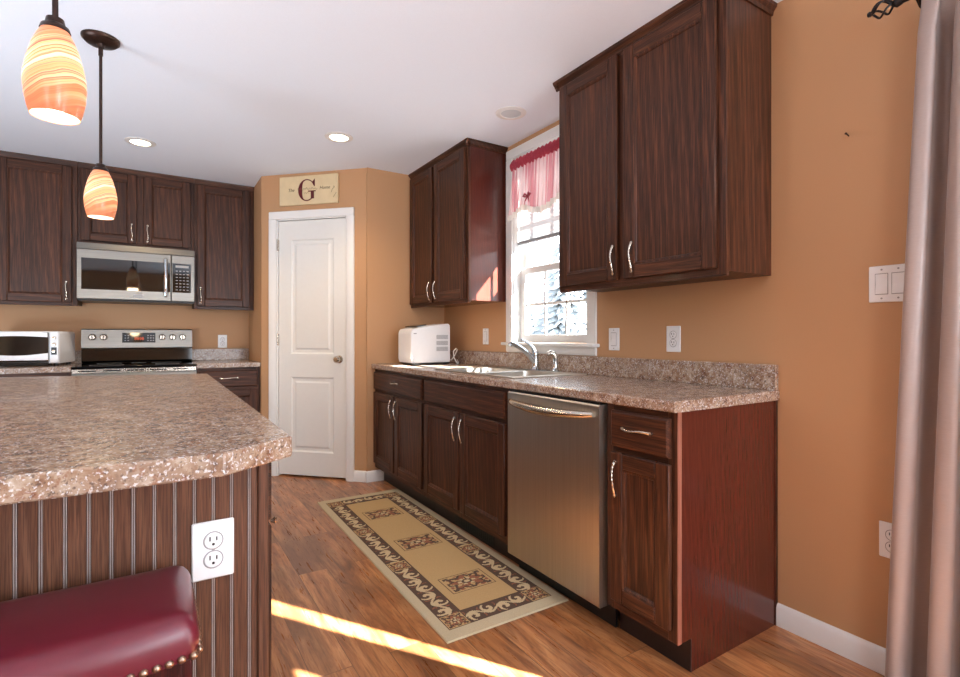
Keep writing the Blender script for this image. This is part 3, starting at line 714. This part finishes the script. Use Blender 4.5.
mw = thing('microwave', 'stainless over the range microwave with black window', 'microwave', (-2.161, BACK, 1.400))
MB().box(-.378, .378, -.375, -.004, 0, .420).build('case', 'plastic_black', mw)
MB().prism([(-.376, .372), (-.407, .372), (-.398, .418), (-.376, .420)], -.378, .378, 'x').build('top_vent', 'steel_h', mw, smooth=False)
md = MB().box(-.378, .214, -.407, -.376, .004, .370, 0, .003).build('door', 'steel_h', mw)
MB().box(-.350, .208, -.4085, -.406, .074, .305).build('black_surround', 'mirror_glass', md)
MB().box(-.300, .130, -.4095, -.4075, .098, .258).build('window', 'mirror_glass', md)
MB().tube([(.178, -.407, .335), (.178, -.440, .325), (.178, -.447, .28), (.178, -.449, .19), (.178, -.447, .10), (.178, -.440, .05), (.178, -.407, .040)], [.011, .012, .013, .014, .013, .012, .011], 14).build('handle', 'chrome', md)
MB().box(-.032, .030, -.4085, -.406, .022, .050, 0, .001).build('badge', 'plastic_grey', md)
cp = MB().box(.217, .378, -.407, -.376, .004, .370, 0, .003).build('control_panel', 'steel_h', mw)
kp = MB().box(.224, .352, -.4085, -.406, .074, .305).build('keypad', 'glass_black', cp)
kb = MB()
for i in range(4):
    for j in range(7): kb.box(.246+i*.025, .260+i*.025, -.4092, -.408, .092+j*.025, .098+j*.025)
kb.box(.245, .335, -.4092, -.408, .272, .290); kb.build('key_marks', 'plastic_grey', kp)
MB().box(-.372, .372, -.36, -.02, -.008, -.0005).build('underside_grille', 'plastic_black', mw)

to = thing('toaster_oven', 'white toaster oven with glass door on the worktop by the stove', 'toaster oven', (-2.632, 4.728, .9145), math.radians(-11))
# local: front right bottom corner at origin, front faces -y, body extends to -x and +y
tb = MB().prism([(-.44, .018), (-.44, .235), (-.43, .247), (-.01, .247), (0, .235), (0, .018)], 0, .30, 'y', 0, .004).build('body', 'plastic_white', to)
for x in (-.41, -.03):
    for y in (.03, .26): MB().lathe([(0, 0), (.014, 0), (.014, .019)], (x, y, 0), 12).build('foot', 'plastic_black', to)
dm = MB(); bow = lambda q: -.012-.012*math.sin(PI*q)
def door_strip(z0, z1, nm, mt, par, off=0.0):
    m = MB(); n = 12; X0, X1 = -.425, -.062
    m.grid(lambda u, v: (X0+(X1-X0)*u, bow(u)-off, z0(u)+(z1(u)-z0(u))*v), n, 4)
    m.grid(lambda u, v: (X0+(X1-X0)*u, -.001+(bow(u)-off+.001)*v, z1(u)), n, 2)
    m.grid(lambda u, v: (X0+(X1-X0)*u, -.001+(bow(u)-off+.001)*v, z0(u)), n, 2)
    return m.build(nm, mt, par)
gd = door_strip(lambda u: .030, lambda u: .238, 'door', 'glass_black', to)
door_strip(lambda u: .042, lambda u: .092-.016*math.sin(PI*u), 'lower_band', 'plastic_white', gd, .004)
door_strip(lambda u: .205+.008*math.sin(PI*u), lambda u: .236+.006*math.sin(PI*u), 'door_handle', 'plastic_white', gd, .014)
cpn = MB().box(-.056, -.004, -.010, -.0005, .022, .244, 0, .003).build('control_panel', 'plastic_white', to)
MB().box(-.046, -.014, -.0125, -.0098, .080, .132).build('dial_plate', 'plastic_black', cpn)
for z in (.106, .155, .200): MB().lathe([(0, -.024), (.010, -.023), (.013, -.011), (.013, -.0095)], (-.030, 0, z), 16, 0, 'y').build('dial', 'nickel', cpn)
MB().tube([(-.40, -.045, .022), (-.40, -.004, .020)], .004, 8).box(-.42, -.065, -.014, -.001, .006, .028).build('crumb_tray', 'plastic_black', to)

# ------------------------------------------------------------------ sign over the pantry door
sg = thing('wall_sign', 'cream wooden sign with a maroon letter G above the pantry door', 'sign', (DA[0], DA[1], 2.169), prz)
MB().box(.180, .693, -.022, -.001, 0, .229, 0, .002).build('board', 'cream' if 'cream' in M else 'sign_cream', sg) if False else None
M['sign_cream'] = plain('cream_board_paint', srgb(214, 192, 152), .6, var=.05, scale=14)
M['maroon'] = plain('maroon_paint', srgb(92, 10, 18), .5, var=.04)
M['ink'] = plain('grey_ink', srgb(112, 92, 66), .6)
bd = MB().box(.180, .693, -.022, -.001, 0, .229, 0, .002).build('board', 'sign_cream', sg)
def letter_G(cx, cz, w, h, y):
    m = MB(); n = 40; bm = bmesh.new(); A0, A1 = math.radians(38), math.radians(322); rows = []
    for i in range(n+1):
        a = A0+(A1-A0)*i/n; c, s = math.cos(a), math.sin(a)
        thick = w*(.045+.185*max(0, -c)**1.3)
        ox, oz = cx+w/2*c, cz+h/2*s; ix, iz = cx+(w/2-thick)*c, cz+(h/2-h*.045)*s
        rows.append([bm.verts.new((ox, yy, oz)) for yy in (y, y-.003)]+[bm.verts.new((ix, yy, iz)) for yy in (y, y-.003)])
    for r0, r1 in zip(rows, rows[1:]):
        for a, b in ((0, 1), (1, 3), (3, 2), (2, 0)): bm.faces.new((r0[a], r0[b], r1[b], r1[a]))
    bmesh.ops.recalc_face_normals(bm, faces=bm.faces[:]); m._merge(bm, 0)
    m.box(cx+w*.24, cx+w*.42, y-.003, y, cz-h*.40, cz-h*.04)          # stem
    m.box(cx+w*.08, cx+w*.52, y-.0032, y, cz-h*.08, cz-h*.035)        # bar serif
    m.prism([(cx+w*.30, cz+h*.34), (cx+w*.47, cz+h*.50), (cx+w*.47, cz+h*.16), (cx+w*.43, cz+h*.16)], y-.003, y, 'y')
    return m
letter_G(.425, .113, .150, .172, -.0222).build('letter', 'maroon', bd)
def text(body, size, x, z, y, par, shear=.3):
    cu = bpy.data.curves.new('text', 'FONT'); cu.body = body; cu.size = size; cu.extrude = .0006; cu.shear = shear; cu.align_x = 'CENTER'; cu.align_y = 'CENTER'
    tmp = bpy.data.objects.new('tmp', cu); COL.objects.link(tmp); bpy.context.view_layer.update()
    me = bpy.data.meshes.new_from_object(tmp.evaluated_get(bpy.context.evaluated_depsgraph_get())); bpy.data.objects.remove(tmp)
    me.materials.clear(); me.materials.append(M['ink'])
    return add('lettering', me, par, (x, y, z), (PI/2, 0, 0))
text('The', .036, .285, .118, -.0228, bd); text('Home', .036, .580, .124, -.0228, bd)
scr = MB()   # faint scrawl through the big letter and a vine flourish at the end
scr.tube([(.345+.0075*i, -.0262, .122+.009*math.sin(i*1.9)+.004*math.sin(i*.8)) for i in range(24)], .0011, 6)
scr.tube([(.395+.006*i, -.0262, .090+.006*math.sin(i*2.2)) for i in range(9)], .0009, 6)
scr.tube([(.640+.0035*i, -.0232, .085+.012*i-.0009*i*i+.008*math.sin(i*1.3)) for i in range(9)], .0012, 6)
scr.tube([(.655+.003*i, -.0232, .045+.004*i+.006*math.sin(i*1.7)) for i in range(9)], .0010, 6)
scr.build('scrollwork', 'ink', bd)

# ------------------------------------------------------------------ lights in the ceiling
def downlight(x, y, lit, label):
    t = thing('recessed_light', label, 'ceiling light', (x, y, H), 0, 'recessed ceiling lights')
    MB().lathe([(.058, -.001), (.060, -.007), (.088, -.004), (.090, -.0005)], (0, 0, 0), 36).build('trim_ring', 'trim', t)
    MB().lathe([(0, -.0035), (.059, -.0035)], (0, 0, 0), 32).build('lens', 'can_glow' if lit else 'ceiling_dim', t)
    if lit:
        l = lamp('SPOT', 'downlight_lamp', (0, 0, -.02), 46.0, (1.0, .74, .44), None, spot_size=math.radians(125), spot_blend=.7, shadow_soft_size=.06); l.parent = t
M['ceiling_dim'] = plain('unlit_lens', srgb(196, 198, 200), .6, var=.02)
downlight(-2.137, 4.123, True, 'lit recessed ceiling light above the microwave')
downlight(-1.040, 3.325, True, 'lit recessed ceiling light in front of the pantry door')
downlight(-.302, 2.43, False, 'unlit recessed ceiling light above the sink window')

def pendant(x, y, label):
    t = thing('pendant_lamp', label, 'pendant lamp', (x, y, 1.645), 0, 'pendant lamps over the island')
    MB().lathe([(0, H-1.645-.040), (.012, H-1.645-.040), (.016, H-1.645-.026), (.058, H-1.645-.020), (.070, H-1.645-.008), (.071, H-1.645-.0005)], (0, 0, 0), 30).build('canopy', 'bronze', t)
    MB().tube([(0, 0, .222), (0, 0, H-1.645-.03)], .0062, 10).tube([(0, 0, H-1.645-.075), (0, 0, H-1.645-.035)], .009, 10).build('rod', 'bronze', t)
    MB().lathe([(.006, .236), (.017, .232), (.020, .218), (.027, .213), (.030, .203), (.026, .200)], (0, 0, 0), 26).build('socket_cap', 'bronze', t)
    pr = [(.027, .204), (.036, .186), (.045, .162), (.053, .130), (.0592, .096), (.0602, .072), (.0578, .042), (.052, .014), (.0475, .0), (.0462, .0005)]
    sh = MB().lathe(pr, (0, 0, 0), 36).build('glass_shade', 'swirl', t)
    MB().lathe([(.0462, .0006), (.050, .016), (.0555, .043), (.0578, .072), (.0565, .096), (.050, .130), (.040, .165)], (0, 0, 0), 36).build('white_liner', 'liner', sh)
    MB().lathe([(0, .016), (.020, .019), (.030, .034), (.031, .052), (.022, .075), (.013, .09), (.013, .17)], (0, 0, 0), 18).build('bulb', 'bulb', t)
    l = lamp('POINT', 'pendant_bulb_light', (0, 0, -.02), 7.0, (1.0, .74, .45), None, shadow_soft_size=.05); l.parent = t
pendant(-2.256, 1.566, 'large looking swirled glass pendant hanging nearest the camera')
pendant(-2.256, 2.785, 'swirled glass pendant hanging before the microwave, its round canopy in view')

# ------------------------------------------------------------------ window dressing
ws = thing('window_blind', 'white pleated shade pulled halfway down behind the pink valance', 'window shade', (.035, 0, 0))
def pleat(u, v): return (.0 + .006*abs(((v*22) % 1)-.5), WY0+.016+(WY1-WY0-.032)*u, 1.765+(WZ1-.02-1.765)*v)
MB().grid(pleat, 2, 88).build('cloth', 'shade', ws, smooth=False)
MB().box(-.010, .014, WY0+.015, WY1-.015, 1.742, 1.765, 0, .003).build('bottom_bar', 'shade_bar', ws)
va = thing('window_valance', 'pink striped sheer valance with rose ruffle over the sink window', 'valance', (-.036, 0, 0))
VY0, VY1 = WY0-.02, WY1-.046
def vfold(u, v):
    y = VY0+(VY1-VY0)*u; yy = y + (u-.5)*.05*(1-v)
    dep = .012*math.sin(u*2*PI*17+.6*math.sin(u*9))*(.5+.5*(1-v))-.014*(1-v)
    sw = abs(math.sin(PI*(u*2.0+.42))); hem = 1.968-.050*sw**1.2
    return (dep, yy, hem+(2.262-hem)*v)
MB().grid(vfold, 170, 14).build('sheer_skirt', 'sheer', va)
def lacef(u, v):
    p = vfold(u, 0); sc_ = .030+.010*abs(math.sin(u*PI*26)); return (p[0]-.004+.004*math.sin(u*150), p[1], p[2]+.008-sc_*(1-v))
MB().grid(lacef, 220, 3).build('lace_hem', 'lace', va)
def rufff(u, v):
    a = v*PI; return (-.010*math.sin(a)-.008+.009*math.sin(u*2*PI*26+v*2.2)*(.4+math.sin(a)), VY0-.006+(VY1-VY0+.012)*u, 2.228+.066*v+.006*math.sin(u*2*PI*19))
MB().grid(rufff, 240, 10).build('ruffle', 'ruffle', va)
MB().tube([(.010, VY0-.01, 2.265), (.010, VY1+.01, 2.265)], .006, 10).build('rod', 'trim', va)
for ub in (.727, .24):
    p = vfold(ub, .22); bw = MB()
    for s in (-1, 1):
        bw.tube([(p[0]-.012, p[1], p[2]), (p[0]-.022, p[1]+s*.02, p[2]+.014), (p[0]-.020, p[1]+s*.036, p[2]+.004), (p[0]-.014, p[1]+s*.018, p[2]-.004), (p[0]-.012, p[1], p[2])], [.004, .008, .008, .006, .004], 8)
        bw.tube([(p[0]-.012, p[1], p[2]), (p[0]-.018, p[1]+s*.018, p[2]-.03), (p[0]-.016, p[1]+s*.026, p[2]-.055)], [.004, .005, .003], 8)
    bw.lathe([(0, -.008), (.008, -.004), (.008, .004), (0, .008)], (p[0]-.014, p[1], p[2]), 10).build('bow', 'ruffle', va)

# ------------------------------------------------------------------ curtain and rod
rod = thing('curtain_rod', 'black iron curtain rod with a twisted cage finial', 'curtain rod', (-.105, 0, 2.165))
MB().tube([(0, .645, 0), (0, -1.6, 0)], .010, 12).build('rod', 'iron', rod)
fn = MB().tube([(0, .640, 0), (0, .655, 0), (0, .662, 0)], [.011, .015, .010], 12)
for k in range(4):
    fn.tube([(.027*math.sin(PI*q)*math.cos(k*PI/2+q*2.6), .660+.062*q, .027*math.sin(PI*q)*math.sin(k*PI/2+q*2.6)) for q in [i/14 for i in range(15)]], .0034, 8)
fn.lathe([(0, .734), (.007, .731), (.009, .725), (.006, .719), (.004, .716)], (0, 0, 0), 12, 0, 'y')
fn.build('finial', 'iron', rod)
MB().tube([(.105, .60, -.03), (.02, .60, -.03), (0, .60, -.012)], [.007, .007, .009], 8).lathe([(0, .098), (.02, .099), (.022, .1048)], (0, .60, -.03), 14, 0, 'x').build('bracket', 'iron', rod)
def curtain(ya, yb, nf, label, first=0.0, group='patio door curtains'):
    t = thing('curtain', label, 'curtain', (-.105, 0, 0), 0, group)
    def fn_(u, v):
        z = .012+(2.20-.012)*v; amp = (.040+.010*(1-v))*(.55 if v > .93 else 1); ph = u*2*PI*nf+first+.25*math.sin(3*u+1.3*v)
        y = ya+(yb-ya)*u+.095*(1-v)*(1-u)**2*math.copysign(1, ya-yb)+.010*math.sin(2*ph)
        x = amp*math.sin(ph)+.005*math.sin(2.3*ph+4*v)
        if v > .955: x *= .65
        return (x, y, z)
    c = MB().grid(fn_, 190, 26); o = c.build('cloth', 'curtain', t); return t
curtain(.580, .020, 7.0, 'taupe satin curtain panel at the patio door', 3.39)
curtain(-.19, -.54, 3.4, 'second taupe curtain panel further along the patio door', .4)

# ------------------------------------------------------------------ bar stool
so = thing('bar_stool', 'cranberry vinyl saddle stool with nailheads against the island', 'stool', (-2.235, 1.045, 0))
SW, SD = .236, .122
def seat():
    m = MB(); bm = bmesh.new(); rc = .020; outl = []
    for cx, cy, a0 in ((SW-rc, SD-rc, 0), (-SW+rc, SD-rc, PI/2), (-SW+rc, -SD+rc, PI), (SW-rc, -SD+rc, 1.5*PI)):
        for k in range(7): outl.append((cx+rc*math.cos(a0+k*PI/12), cy+rc*math.sin(a0+k*PI/12)))
    dense = []
    for a, b in zip(outl, outl[1:]+outl[:1]):
        n = max(1, int(math.hypot(b[0]-a[0], b[1]-a[1])/.03))
        dense += [(a[0]+(b[0]-a[0])*k/n, a[1]+(b[1]-a[1])*k/n) for k in range(n)]
    rings = []
    for ins, z in ((.006, .603), (.001, .606), (-.002, .618), (-.003, .632), (-.001, .646), (.003, .656), (.009, .665), (.018, .671), (.030, .6745), (.046, .6765)):
        ring = []
        for x, y in dense:
            fx, fy = (SW-ins)/SW, (SD-ins)/SD; X, Y = x*fx, y*fy
            if Y < 0: Y -= .020*(1-(X/SW)**2)*(-Y/SD)
            lift = max(0, (z-.640)/.040); crease = .003*math.exp(-((abs(x)-SW)**2+(abs(y)-SD)**2)/.0006)
            ring.append(bm.verts.new((X, Y, z+.012+(crease*.8 if ins < .02 else 0))))
        rings.append(ring)
    n = len(dense)
    for r0, r1 in zip(rings, rings[1:]):
        for k in range(n): bm.faces.new((r0[k], r0[(k+1) % n], r1[(k+1) % n], r1[k]))
    bm.faces.new(rings[0][::-1]); bm.faces.new(rings[-1]); bmesh.ops.recalc_face_normals(bm, faces=bm.faces[:])
    return m._merge(bm, 0)
se = seat(); st_o = se.build('seat', 'vinyl', so)
nm = MB().lathe([(0, -.0055), (.0035, -.0045), (.0058, -.002), (.0064, 0)], (0, 0, 0), 12, 0, 'y').mesh('nailhead', 'nail')
def rim(x): return -(SD+.020*(1-(x/SW)**2))
npos = []
for i in range(-14, 15):
    x = i*.0164; npos.append((x, rim(x)-.0025, 0.0))
for j in range(-7, 8): npos.append((SW+.0025, j*.0158, PI/2)); npos.append((-SW-.0025, j*.0158, -PI/2))
for x, y, rz in npos: add('nailhead', nm, st_o, (x, y, .625), (0, 0, rz))
MB().box(-SW+.02, SW-.02, -SD+.008, SD-.012, .555, .614, 0, .003).build('apron', 'stool_wood', so)
for sx in (-1, 1):
    for sy in (-1, 1):
        MB().prism([(sx*(SW-.008), sy*(SD-.010)), (sx*(SW-.052), sy*(SD-.010)), (sx*(SW-.052), sy*(SD-.052)), (sx*(SW-.008), sy*(SD-.052))], 0, .614, 'z', 0, .002).build('leg', 'stool_wood', so)
for sy in (-1, 1): MB().box(-SW+.05, SW-.05, sy*(SD-.032)-.011, sy*(SD-.032)+.011, .17, .21, 0, .002).build('stretcher', 'stool_wood', so)
for sx in (-1, 1): MB().box(sx*(SW-.03)-.011, sx*(SW-.03)+.011, -SD+.05, SD-.05, .26, .30, 0, .002).build('stretcher', 'stool_wood', so)

# ------------------------------------------------------------------ rug
M['rug_field'] = plain('rug_tan_pile', srgb(184, 152, 104), .95, var=.12, scale=260, bump=.3)
M['rug_edge'] = plain('rug_beige_edge', srgb(190, 173, 142), .95, var=.10, scale=260, bump=.3)
M['rug_dark'] = plain('rug_dark_brown', srgb(84, 62, 48), .95, var=.15, scale=260, bump=.3)
M['rug_cream'] = plain('rug_cream', srgb(196, 174, 136), .95, var=.10, scale=260, bump=.3)
M['rug_red'] = plain('rug_rust', srgb(142, 88, 62), .95, var=.12, scale=260, bump=.3)
RW, RL = .586, 1.868
def rosette(x, y, a, b):
    """x,y from the centre; a,b half sizes. -> material index (2 dark, 3 cream, 4 rust, 0 field)"""
    X, Y = x/a, y/b; r = math.hypot(X, Y); th = math.atan2(Y, X)
    if max(abs(X), abs(Y)) > .95: return 2
    if max(abs(X), abs(Y)) > .86: return 0
    if abs(X) > .60 and abs(Y) > .60: return 2 if abs(abs(X)-abs(Y)) < .12 or max(abs(X), abs(Y)) > .78 else 3
    pet = .66+.12*math.cos(8*th)
    if r > pet+.16: return 4 if math.sin(11*th)*math.sin(16*r) > .1 else 0
    if r > pet: return 2
    if r < .14: return 3
    if r < .24: return 2
    if r < pet-.16 and math.cos(6*th) > .1: return 3 if r < .40 else 4
    return 4 if math.cos(5*th+7*r) > -.1 else (2 if math.cos(10*th-5*r) > .5 else 0)
def scroll(s, t, L):
    """s along the band, t across in -1..1 -> material"""
    if abs(t) > .90: return 2
    ph = s/L*2*PI
    c = .42*math.sin(ph)
    if abs(t-c) < .13: return 3
    k = (s/(L/2)) % 1.0; sg_ = 1 if int(s/(L/2)) % 2 == 0 else -1
    X = (k-.5)*2.0*1.05; Y = t+sg_*.30; r = math.hypot(X*.95, Y*1.25); th = math.atan2(Y, X)
    spir = (r*6.2-th*sg_) % (2*PI)
    if r < .86 and spir < 3.4: return 3
    X2 = ((k+.5) % 1.0-.5)*2; Y2 = t-sg_*.55; r2 = math.hypot(X2, Y2)
    if .10 < r2 < .24: return 4
    return 2
def rug_pat(x, y):
    """x 0..RW across, y 0..RL along"""
    dx, dy = min(x, RW-x), min(y, RL-y)
    if dx < .042 or dy < .062: return 1
    if dx < .145 and dy < .160:   # corner squares
        return rosette(dx-.0945, dy-.113, .0505, .047)
    if dx < .145:
        s = y-.16; Ls = RL-.32
        for q in (1/3, 2/3):
            if abs(s-Ls*q) < .048: return rosette(dx-.0945, s-Ls*q, .0505, .048)
        seg = Ls/3; return scroll(s % seg, (dx-.0945)/.0505*(1 if x < RW/2 else -1), .145)
    if dy < .160:
        return scroll(x-.145, (dy-.113)/.047, .145)
    if dx < .150 or dy < .165: return 2
    for cy in (.372, .898, 1.424):
        X, Y = x-RW/2-.006, y-cy
        if abs(X) < .112 and abs(Y) < .078: return rosette(X, Y, .112, .078)
    return 0
nx, ny = 150, 470
rm = bmesh.new(); hz = .007
vv = [[rm.verts.new((RW*i/nx-RW/2, RL*j/ny, hz if 0 < i < nx and 0 < j < ny else .001)) for j in range(ny+1)] for i in range(nx+1)]
for i in range(nx):
    for j in range(ny):
        fc = rm.faces.new((vv[i][j], vv[i+1][j], vv[i+1][j+1], vv[i][j+1])); fc.material_index = rug_pat(RW*(i+.5)/nx, RL*(j+.5)/ny)
me = bpy.data.meshes.new('runner_rug'); rm.to_mesh(me); rm.free()
for k in ('rug_field', 'rug_edge', 'rug_dark', 'rug_cream', 'rug_red'): me.materials.append(M[k])
tag(add('runner_rug', me, None, (-.861, 1.643, .0005), (0, 0, -.0115)), 'tan runner rug with scroll border and three medallions before the sink cabinets', 'rug')
